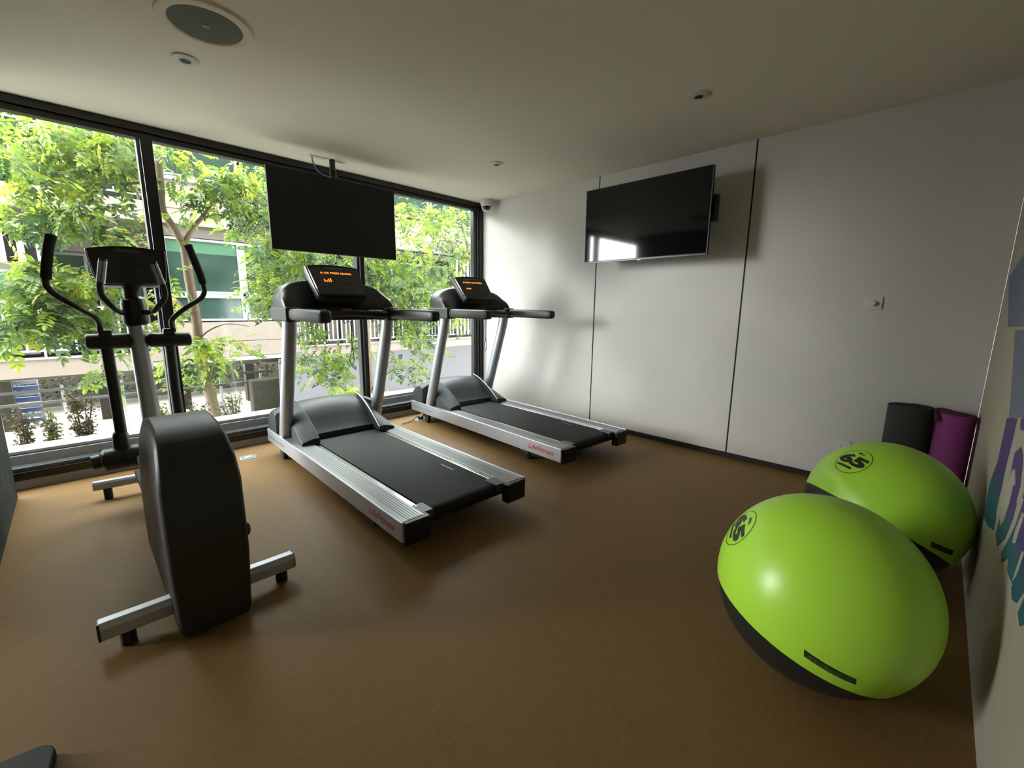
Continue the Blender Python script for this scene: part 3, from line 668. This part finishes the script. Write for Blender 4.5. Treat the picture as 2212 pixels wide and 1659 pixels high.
# ================================================================ OUTSIDE
struct('ground', MB().box((-30, -25, -1.95), (-.13, 25, -1.8)), M['paving'], 'pale paving under and beyond the walkway')
A, Bq, Cq, D = (-7.45, -.45, -.02), (-7.45, 18, -.02), (-1.0, 18, -1.12), (-1.0, -2.45, -1.12)
rd = MB().add([A, Bq, Cq, D] + [(p[0], p[1], -1.8) for p in (A, Bq, Cq, D)], [(0,1,2,3), (4,7,6,5), (0,3,7,4), (0,4,5,1), (1,5,6,2), (2,6,7,3)])
struct('road', rd, M['asphalt'], 'grey asphalt ramp outside the window')
struct('asphalt_yard', MB().box((-8.6, -3.3, -1.8), (-7.5, 1.5, -1.78)), M['asphalt'])
struct('planter', MB().box((-2.75, -8, -1.8), (-.32, .4, -.42)), M['bouncebed'], 'planting bed outside the window')
struct('added_storeys', MB().box((-.12, -14, H+.15), (9, 16, 9.5)), M['beiged'], 'unseen storeys added above the gym window to block sky light')  # unseen block, added to cut the sky light on the building opposite
bd = thing('apartment_building', 'beige building across the lane with green glass, white railings and concrete bands', 'building', (-7.4, 0, 0))
def bp_(name, lo, hi, m, parent=None, bev=0):
    mb = MB().box((lo[0]+7.4, lo[1], lo[2]), (hi[0]+7.4, hi[1], hi[2]))
    return obj(name, mb, m, parent or bd, bevel=bev, seg=1)
XF = -7.4
# bands and slabs
bp_('parapet', (XF-.16, -8.6, -.06), (XF, -2.95, .275), M['beige'])
bp_('parapet_coping', (XF-.2, -8.6, .275), (XF+.03, -2.95, .30), M['bwhite'])
bp_('floor_slab', (XF-2.0, -8.6, -.12), (XF-.16, 16, .02), M['beiged'])
bp_('wall_panel', (XF-.16, -2.95, .10), (XF, -.12, .46), M['beige'])
bp_('wall_panel', (XF-.16, -2.95, .472), (XF, -.12, .92), M['beige'])
bp_('ledge', (XF-.16, -2.95, .0), (XF+.06, -.12, .088), M['bwhite'])
bp_('parapet', (XF-.16, -.12, -.06), (XF, 16, .235), M['beige'])
bp_('parapet_coping', (XF-.2, -.12, .235), (XF+.03, 16, .26), M['bwhite'])
bp_('band', (XF-.2, -8.6, 3.0), (XF+.10, -2.62, 3.40), M['beige'])
bp_('band', (XF-.2, -2.56, 3.03), (XF, .9, 3.34), M['beige'])
bp_('band', (XF-.2, -2.56, 3.352), (XF, .9, 3.92), M['beige'])
bp_('band', (XF-.2, .96, 3.03), (XF+.05, 16, 3.34), M['beige'])
bp_('band', (XF-.2, .96, 3.352), (XF+.05, 16, 3.98), M['beige'])
bp_('sill_band', (XF-.2, -2.60, 3.92), (XF+.05, 16, 3.99), M['bwhite'])
bp_('floor_slab', (XF-2.0, -8.6, 2.86), (XF-.2, 16, 3.0), M['beiged'])
bp_('lintel', (XF-.22, -2.56, 2.78), (XF-.06, .1, 3.03), M['beiged'])
bp_('lintel', (XF-1.0, -8.6, 2.35), (XF-.55, -2.62, 2.86), M['beiged'])
bp_('roof_slab', (XF-2.2, -8.6, 5.35), (XF+.2, 16, 5.6), M['beiged'])
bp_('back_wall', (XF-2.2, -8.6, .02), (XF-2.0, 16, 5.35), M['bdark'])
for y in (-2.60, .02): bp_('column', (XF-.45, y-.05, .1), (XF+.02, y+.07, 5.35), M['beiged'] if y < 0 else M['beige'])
# windows of the middle bay
def window(y0, y1, z0, z1, x=XF-.06, film=0, fr=.05, glass=None):
    w = bp_('window', (x-.05, y0, z1-fr), (x+.02, y1, z1), M['gframe'])
    me = MB()
    for lo, hi in (((x-.05, y0, z0), (x+.02, y1, z0+fr)), ((x-.05, y0, z0+fr), (x+.02, y0+fr, z1-fr)), ((x-.05, y1-fr, z0+fr), (x+.02, y1, z1-fr))):
        me.box((lo[0]+7.4, lo[1], lo[2]), (hi[0]+7.4, hi[1], hi[2]))
    obj('frame', me, M['gframe'], w)
    zt = z1-fr-film
    bp_('pane', (x-.03, y0+fr, z0+fr), (x-.015, y1-fr, zt), glass or M['gglass'], w)
    if film: bp_('blind', (x-.03, y0+fr, zt), (x-.012, y1-fr, z1-fr), M['gglassb'], w)
for y0, y1 in ((-2.52, -1.10), (-1.04, -.06)):
    window(y0, y1, 1.57, 2.76, film=.26); window(y0, y1, .95, 1.52)
bp_('window_post', (XF-.11, -1.10, .95), (XF-.045, -1.04, 2.76), M['gframe'])
bp_('transom', (XF-.11, -2.52, 1.52), (XF-.045, -.06, 1.57), M['gframe'])
for y0, y1 in ((-2.5, -.98), (-.92, .8), (1.0, 2.6), (2.66, 4.3), (4.36, 6.2), (6.3, 9.0)): window(y0, y1, 4.02, 4.75)
for y0, y1 in ((-9.0, -7.0), (-6.9, -4.46)): window(y0, y1, 1.36, 1.92, x=XF-.05, film=.3)
for y0, y1 in ((-6.0, -4.6), (-4.5, -3.7), (-3.6, -2.8)): window(y0, y1, .30, 2.35, x=XF-1.0)
for y0, y1 in ((3.2, 4.4), (4.5, 5.4)): window(y0, y1, 1.2, 2.7, x=XF-.6)
for y0, y1 in ((-8.0, -5.8), (-5.7, -4.2), (-4.1, -2.7)): window(y0, y1, 3.45, 5.2, x=XF-1.0)
bp_('spandrel', (XF-.3, -8.6, 1.92), (XF-.02, -4.42, 2.02), M['beiged'])
bp_('spandrel', (XF-.3, -8.6, 1.27), (XF-.02, -4.36, 1.36), M['bwhite'])
# slat screens
for k in range(26): bp_('slat', (XF-.08, -4.33-.235*k-.05, 2.02), (XF-.03, -4.33-.235*k+.04, 2.86), M['bwhite'])
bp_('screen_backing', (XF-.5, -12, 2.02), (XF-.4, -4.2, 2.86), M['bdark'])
for k in range(12): bp_('slat', (XF-.08, 5.4+.16*k-.03, .35), (XF-.03, 5.4+.16*k+.03, 2.9), M['bwhite'])
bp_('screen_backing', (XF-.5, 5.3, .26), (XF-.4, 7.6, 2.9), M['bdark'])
# railings
def railing(y0, y1, z0, z1, step, r):
    rl = bp_('railing', (XF-.10, y0, z1-.03), (XF-.05, y1, z1), M['bwhite'])
    bp_('bottom_rail', (XF-.10, y0, z0), (XF-.05, y1, z0+.035), M['bwhite'], rl)
    n = int((y1-y0)/step)
    for k in range(n+1):
        y = y0+k*step; zb = z0 if k % 5 else z0-.14
        bp_('baluster', (XF-.09, y-r, zb), (XF-.06, y+r, z1-.03), M['bwhite'], rl)
railing(-7.8, -3.0, .41, 1.27, .22, .017)
railing(.15, 2.95, .36, 1.30, .125, .015)
railing(3.1, 5.3, .36, 1.30, .125, .015)
railing(-7.8, -2.75, 3.52, 4.55, .22, .014)
bp_('interior_wall', (XF-1.0, .1, .02), (XF-.9, 3.1, 2.4), M['beiged'])
for k in range(7): bp_('pilaster', (XF-.9, .3+.42*k, .02), (XF-.8, .36+.42*k, 2.6), M['bdark'])
# lower level
for z, t_ in ((-.36, .05), (-.60, .05)): bp_('guard_beam', (XF-.5, -12, z-t_), (XF-.42, -.5, z), M['steel'])
for k in range(9): bp_('guard_post', (XF-.50, -8+k*.9, -1.8), (XF-.44, -7.95+k*.9, -.3), M['bwhite'])
bp_('undercroft_wall', (XF-7.0, -12, -1.8), (XF-6.9, 2.0, -.12), M['beiged'])
for k in range(5): bp_('undercroft_column', (XF-4.2, -7.3+1.75*k, -1.8), (XF-3.9, -7.05+1.75*k, -.2), M['vine'])
# vine column
vc = thing('vine_column', 'brown vine-covered column under the walkway', 'column', (-7.0, -.86, -1.8))
obj('column_shaft', MB().box((-.30, -.36, 0), (.0, .36, 1.33)), M['vine'], vc, bevel=.03)
bs = thing('striped_bench', 'blue and pale striped slatted item below the walkway at far left', 'bench', (-11.8, -5.12, -1.8))
for k in range(9): obj('slat', MB().box((-.05+.02*k, -.20-.02*k, .08+.145*k), (.05+.02*k, .24, .17+.145*k)), M['blue'] if k % 2 == 0 else M['palestripe'], bs)
obj('side_support', MB().box((-.02, -.2, 0), (.04, -.16, 1.35)).box((-.02, .2, 0), (.04, .24, 1.35)), M['palestripe'], bs)

# ---- foliage
def leafset(n_leaf, length, wid):
    """pinnate leaf along +X, leaflets paired, slightly drooping; returns verts, faces"""
    v, f = [], []
    def leaflet(o, d, ln, wd, droop):
        d = Vector(d).normalized(); s = d.cross(Vector((0,0,1))).normalized(); i = len(v)
        v.extend([o, o+d*ln*.35+s*wd+Vector((0,0,-droop*.15)), o+d*ln*.75+s*wd*.75+Vector((0,0,-droop*.6)), o+d*ln+Vector((0,0,-droop)), o+d*ln*.75-s*wd*.75+Vector((0,0,-droop*.6)), o+d*ln*.35-s*wd+Vector((0,0,-droop*.15))])
        f.extend([(i, i+1, i+2, i+3), (i, i+3, i+4, i+5)])
    m = (n_leaf-1)//2
    for k in range(m):
        x = length*(.25+.65*k/max(1, m-1)); z = -.25*x*x/length; ln = length*.34*(1-.15*k/m)
        for s in (-1, 1):
            a = math.radians(58-14*k/m); leaflet(Vector((x, 0, z)), (math.cos(a), s*math.sin(a), .05), ln, wid, ln*random.uniform(.15, .5))
    leaflet(Vector((length*.92, 0, -.22*length)), (1, 0, -.3), length*.36, wid, .02)
    i = len(v); v.extend([Vector((0, -.0015, 0)), Vector((0, .0015, 0)), Vector((length*.95, 0, -.23*length))]); f.append((i, i+1, i+2))
    return v, f
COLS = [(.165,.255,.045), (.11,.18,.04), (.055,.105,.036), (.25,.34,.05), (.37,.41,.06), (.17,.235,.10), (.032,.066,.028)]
protos = []
for i in range(9):
    v, f = leafset(random.choice((7, 9, 9, 11)), random.uniform(.17, .23), .0165); protos.append((v, f))
meshes = {}
def leafmesh(i, c):
    if (i, c) not in meshes:
        v, f = protos[i]; me = bpy.data.meshes.new('leaf_spray'); me.from_pydata([tuple(q) for q in v], [], f)
        ca = me.color_attributes.new('leafcol', 'FLOAT_COLOR', 'POINT')
        for k in range(len(v)): g = random.uniform(.85, 1.15); ca.data[k].color = (*[q*g for q in COLS[c]], 1)
        me.materials.append(M['leaf']); meshes[(i, c)] = me
    return meshes[(i, c)]
def orient(rn):
    az = rn.uniform(0, 2*PI); dp = rn.gauss(-.35, .45); rl = rn.gauss(0, .5)
    return Matrix.Rotation(az, 4, 'Z') @ Matrix.Rotation(-dp, 4, 'Y') @ Matrix.Rotation(rl, 4, 'X')
def foliage(parent, clumps, nparts, seed, small=1.0, dens=1.0):
    """clumps: (px, py, rx, ry, x plane, depth spread, count, colour weights)"""
    rn = random.Random(seed); L = []
    inv = Vector(parent.location)
    for (px, py, rx, ry, X, dx, n, wts) in clumps:
        for _ in range(int(n*dens)):
            while True:
                a, b = rn.uniform(-1, 1), rn.uniform(-1, 1)
                if a*a+b*b < 1: break
            p = at(px+a*rx, py+b*ry, X) ; p.x += rn.uniform(-dx, dx); p.y += rn.uniform(-dx, dx)*.3
            c = rn.choices(range(len(COLS)), wts)[0]
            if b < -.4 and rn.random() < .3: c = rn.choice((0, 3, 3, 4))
            L.append((p, orient(rn), rn.randrange(9), c, rn.uniform(.75, 1.25)*small))
    L.sort(key=lambda q: (q[0]-CAM).length/q[4])
    for p, R_, i, c, s in L[:nparts]:
        o = bpy.data.objects.new('leaf_spray', leafmesh(i, c)); C.objects.link(o); o.parent = parent
        o.matrix_local = Matrix.Translation(p-inv) @ R_ @ Matrix.Scale(s, 4)
    V, Fc, Cc = [], [], []
    for p, R_, i, c, s in L[nparts:]:
        v, f = protos[i]; n0 = len(V); T = Matrix.Translation(p-inv) @ R_ @ Matrix.Scale(s, 4); g = rn.uniform(.8, 1.15)
        V += [tuple(T @ q) for q in v]; Fc += [tuple(k+n0 for k in q) for q in f]; Cc += [(*[q*g for q in COLS[c]], 1)]*len(v)
    if V:
        me = bpy.data.meshes.new('foliage'); me.from_pydata(V, [], Fc); ca = me.color_attributes.new('leafcol', 'FLOAT_COLOR', 'POINT')
        ca.data.foreach_set('color', [q for c in Cc for q in c]); me.materials.append(M['leaf'])
        o = bpy.data.objects.new('foliage', me); C.objects.link(o); o.parent = parent; o['kind'] = 'stuff'
def limb(parent, name, pts, rs, m=None):
    inv = Vector(parent.location); P = [at(a, b, X)-inv for a, b, X in pts]
    sp_ = spline(P, 4); n = len(sp_); rr = [rs[0]+(rs[1]-rs[0])*k/(n-1) for k in range(n)]
    return obj(name, MB().tube(sp_, rr, 10), m or M['bark'], parent, smooth=True)
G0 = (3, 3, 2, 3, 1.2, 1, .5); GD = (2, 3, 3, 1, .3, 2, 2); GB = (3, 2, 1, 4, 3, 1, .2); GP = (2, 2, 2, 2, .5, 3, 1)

tr = thing('tree', 'slim pale-barked forked tree behind the elliptical trainer', 'tree', (-2.2, -2.85, -1.0), 0, 'trees outside the window')
b0 = at(465, 890, -2.2)
limb(tr, 'trunk', [(505, 1010, -2.2), (465, 890, -2.2), (440, 800, -2.2), (428, 740, -2.2), (424, 690, -2.2), (408, 600, -2.2), (398, 530, -2.2)], (.072, .046))
limb(tr, 'branch', [(398, 535, -2.2), (378, 495, -2.2), (352, 455, -2.2), (348, 400, -2.25), (342, 340, -2.3), (338, 260, -2.3)], (.042, .030))
limb(tr, 'branch', [(399, 530, -2.2), (412, 498, -2.2), (440, 465, -2.15), (462, 430, -2.1), (480, 380, -2.1)], (.034, .014))
limb(tr, 'branch', [(423, 700, -2.2), (408, 690, -2.25), (392, 660, -2.3), (372, 640, -2.4)], (.024, .012))
limb(tr, 'branch', [(349, 390, -2.25), (300, 395, -2.1), (240, 400, -2.0), (180, 405, -1.9)], (.020, .006))
limb(tr, 'branch', [(348, 430, -2.25), (290, 360, -2.1), (230, 330, -2.0), (150, 320, -1.9)], (.018, .006))
limb(tr, 'branch', [(440, 462, -2.15), (448, 470, -2.1), (455, 430, -2.1)], (.012, .006))
limb(tr, 'branch', [(424, 740, -2.2), (450, 715, -2.1), (490, 700, -2.0), (540, 705, -2.0)], (.012, .004))
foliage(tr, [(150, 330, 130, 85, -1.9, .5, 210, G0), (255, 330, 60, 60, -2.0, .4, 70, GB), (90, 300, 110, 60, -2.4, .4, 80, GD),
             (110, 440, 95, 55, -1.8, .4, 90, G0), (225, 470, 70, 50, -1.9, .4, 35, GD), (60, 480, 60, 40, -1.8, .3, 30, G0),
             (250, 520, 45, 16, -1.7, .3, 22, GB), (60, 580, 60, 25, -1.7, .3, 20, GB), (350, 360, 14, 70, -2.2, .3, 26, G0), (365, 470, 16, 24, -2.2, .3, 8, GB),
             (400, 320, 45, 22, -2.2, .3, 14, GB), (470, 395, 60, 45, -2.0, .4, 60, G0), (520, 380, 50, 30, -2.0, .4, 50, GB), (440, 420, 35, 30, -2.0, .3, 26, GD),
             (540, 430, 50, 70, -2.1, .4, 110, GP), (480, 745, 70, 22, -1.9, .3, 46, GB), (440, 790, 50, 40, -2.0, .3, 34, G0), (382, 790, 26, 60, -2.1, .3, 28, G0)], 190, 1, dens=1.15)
tr2 = thing('tree', 'bushy tree with light green foliage hanging across the left pane', 'tree', (-1.9, -4.6, -1.0), 0, 'trees outside the window')
limb(tr2, 'trunk', [(-150, 1100, -2.4), (-120, 800, -2.4), (-90, 660, -2.3), (-60, 560, -2.2)], (.07, .035))
limb(tr2, 'branch', [(-90, 650, -2.3), (-10, 640, -2.1), (60, 635, -1.9), (150, 655, -1.7), (210, 690, -1.6)], (.022, .005))
limb(tr2, 'branch', [(60, 635, -1.9), (120, 600, -1.8), (200, 590, -1.8)], (.010, .004))
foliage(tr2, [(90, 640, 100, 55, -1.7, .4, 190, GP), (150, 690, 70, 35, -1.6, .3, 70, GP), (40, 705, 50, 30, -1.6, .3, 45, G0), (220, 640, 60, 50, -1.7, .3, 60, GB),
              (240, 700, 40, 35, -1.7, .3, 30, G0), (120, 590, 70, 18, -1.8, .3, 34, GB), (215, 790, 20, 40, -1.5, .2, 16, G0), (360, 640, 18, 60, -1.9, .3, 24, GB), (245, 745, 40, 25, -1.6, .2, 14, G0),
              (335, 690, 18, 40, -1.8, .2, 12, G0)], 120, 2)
tr3 = thing('tree', 'dense leafy tree behind the ceiling television and near treadmill', 'tree', (-3.0, -.9, -1.0), 0, 'trees outside the window')
limb(tr3, 'trunk', [(804, 905, -3.0), (798, 790, -3.0), (794, 720, -3.0), (786, 640, -3.0), (770, 560, -3.0), (745, 440, -3.0)], (.055, .035))
limb(tr3, 'branch', [(785, 620, -3.0), (690, 560, -2.9), (640, 500, -2.8), (600, 440, -2.8)], (.035, .010))
limb(tr3, 'branch', [(770, 560, -3.0), (800, 500, -3.0), (880, 470, -3.0), (940, 460, -3.0)], (.035, .010))
limb(tr3, 'branch', [(792, 870, -2.6), (810, 830, -2.4), (840, 805, -2.2), (856, 795, -2.2)], (.016, .006), M['twig'])
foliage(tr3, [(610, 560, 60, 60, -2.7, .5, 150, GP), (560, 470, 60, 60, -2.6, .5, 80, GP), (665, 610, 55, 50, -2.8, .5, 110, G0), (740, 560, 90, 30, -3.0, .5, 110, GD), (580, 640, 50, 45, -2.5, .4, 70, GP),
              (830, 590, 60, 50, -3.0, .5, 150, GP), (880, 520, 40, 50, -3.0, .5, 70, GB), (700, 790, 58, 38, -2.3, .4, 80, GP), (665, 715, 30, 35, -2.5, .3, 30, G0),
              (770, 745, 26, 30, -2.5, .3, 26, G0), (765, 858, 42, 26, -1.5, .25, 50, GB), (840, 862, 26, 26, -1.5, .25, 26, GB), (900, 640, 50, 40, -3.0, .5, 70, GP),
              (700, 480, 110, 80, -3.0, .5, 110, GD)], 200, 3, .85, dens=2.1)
tr4 = thing('tree', 'light green tree beyond the far treadmill beside the window jamb', 'tree', (-3.4, 1.2, -.8), 0, 'trees outside the window')
limb(tr4, 'trunk', [(1075, 1000, -3.4), (1066, 850, -3.4), (1056, 740, -3.4), (1040, 640, -3.4), (1012, 540, -3.4), (990, 460, -3.4)], (.05, .025))
limb(tr4, 'branch', [(1040, 640, -3.4), (985, 620, -3.3), (920, 640, -3.2), (880, 680, -3.1)], (.018, .006))
limb(tr4, 'branch', [(1012, 540, -3.4), (960, 520, -3.3), (900, 530, -3.2)], (.016, .005))
foliage(tr4, [(985, 500, 50, 55, -3.3, .5, 150, GP), (930, 600, 45, 50, -3.2, .5, 110, GP), (885, 690, 50, 50, -3.1, .4, 150, GP), (930, 470, 45, 35, -3.3, .4, 60, G0), (1000, 560, 32, 30, -3.3, .4, 40, G0),
              (920, 740, 40, 40, -3.1, .4, 50, GP), (905, 800, 22, 30, -2.8, .3, 22, G0), (865, 450, 26, 26, -3.2, .4, 24, GB), (860, 640, 40, 40, -3.2, .4, 60, GP), (980, 690, 30, 30, -3.2, .3, 26, GP), (850, 780, 24, 24, -3, .3, 16, GP)], 200, 4, .85, dens=2.2)
# ---- shrubs in the bed
def shrub(px, py, h, w, label, seed, cols, X=-1.1, nl=560, small=.36):
    base = at(px, py, X); base.z = -.42
    t = thing('shrub', label, 'shrub', base, 0, 'shrubs in the planting bed'); rn = random.Random(seed); mb = MB()
    top = at(px, py, X).z+h+.42; tips = []
    for k in range(7):
        a = rn.uniform(0, 2*PI); s = w*rn.uniform(.3, 1)
        p0 = Vector((0,0,0)); p1 = Vector((s*.35*math.cos(a), s*.35*math.sin(a), top*.55)); p2 = Vector((s*math.cos(a), s*math.sin(a), top*rn.uniform(.8, 1)))
        mb.tube([p0, p1, p2], [.008, .005, .002], 5); tips.append((p1, p2))
        for j in range(3):
            q = p0.lerp(p1, .5).lerp(p2, rn.uniform(.2, .9)); e_ = q+Vector((rn.uniform(-1, 1)*w*.5, rn.uniform(-1, 1)*w*.5, rn.uniform(.05, .16))); mb.tube([q, e_], [.003, .0015], 4); tips.append((q, e_))
    obj('stem', mb, M['twig'], t)
    V, Fc, Cc = [], [], []
    for _ in range(nl):
        p0, p1 = rn.choice(tips); p = p0.lerp(p1, rn.uniform(.1, 1.05))+Vector([rn.gauss(0, .018) for _ in range(3)])
        T = Matrix.Translation(p) @ orient(rn) @ Matrix.Scale(small*rn.uniform(.6, 1.3)*.1, 4); n0 = len(V)
        V += [tuple(T @ Vector(q)) for q in ((0,0,0), (.5,.28,.02), (1,0,0), (.5,-.28,.02))]; Fc.append((n0, n0+1, n0+2, n0+3)); Cc += [(*rn.choice(cols), 1)]*4
    me = bpy.data.meshes.new('foliage'); me.from_pydata(V, [], Fc); ca = me.color_attributes.new('leafcol', 'FLOAT_COLOR', 'POINT'); ca.data.foreach_set('color', [q for c in Cc for q in c]); me.materials.append(M['leaf'])
    o = bpy.data.objects.new('foliage', me); C.objects.link(o); o.parent = t; o['kind'] = 'stuff'
BR = [(0.056, 0.0512, 0.0192), (0.08, 0.0672, 0.0288), (0.0448, 0.0576, 0.016), (0.096, 0.064, 0.032)]
GR = [(0.088, 0.112, 0.032), (0.072, 0.0832, 0.0272), (0.112, 0.136, 0.0416)]
shrub(52, 965, .36, .10, 'thin brown shrub nearest the concrete pillar', 11, BR)
shrub(115, 955, .30, .11, 'olive green airy shrub between two brown shrubs', 12, GR)
shrub(182, 945, .50, .14, 'tall dense brown shrub left of the elliptical trainer', 13, BR, nl=900)
shrub(340, 925, .30, .12, 'bright green shrub behind the elliptical trainer post', 14, [(.11,.17,.02), (.08,.13,.015)])
shrub(425, 905, .20, .12, 'brown shrub left of the pale tree trunk', 15, BR)
shrub(505, 900, .32, .15, 'airy green shrub right of the pale tree trunk', 16, GR, nl=560)
hg = thing('hedge', 'dark speckled hedge beyond the walkway posts', 'hedge', (-13.6, -3, -1.8))
rn = random.Random(5); V, Fc, Cc = [], [], []
for _ in range(5200):
    p = Vector((rn.uniform(-.5, .5), rn.uniform(-7, 5), rn.uniform(.45, 1.55))); T = Matrix.Translation(p) @ orient(rn) @ Matrix.Scale(rn.uniform(.08, .17), 4); n0 = len(V)
    V += [tuple(T @ Vector(q)) for q in ((0,0,0), (.5,.3,.02), (1,0,0), (.5,-.3,.02))]; Fc.append((n0, n0+1, n0+2, n0+3)); Cc += [(*rn.choice([(.02,.026,.012), (.04,.045,.02), (.08,.09,.03), (.03,.022,.012)]), 1)]*4
me = bpy.data.meshes.new('foliage'); me.from_pydata(V, [], Fc); ca = me.color_attributes.new('leafcol', 'FLOAT_COLOR', 'POINT'); ca.data.foreach_set('color', [q for c in Cc for q in c]); me.materials.append(M['leaf'])
o = bpy.data.objects.new('foliage', me); C.objects.link(o); o.parent = hg; o['kind'] = 'stuff'
bpy.context.view_layer.update()
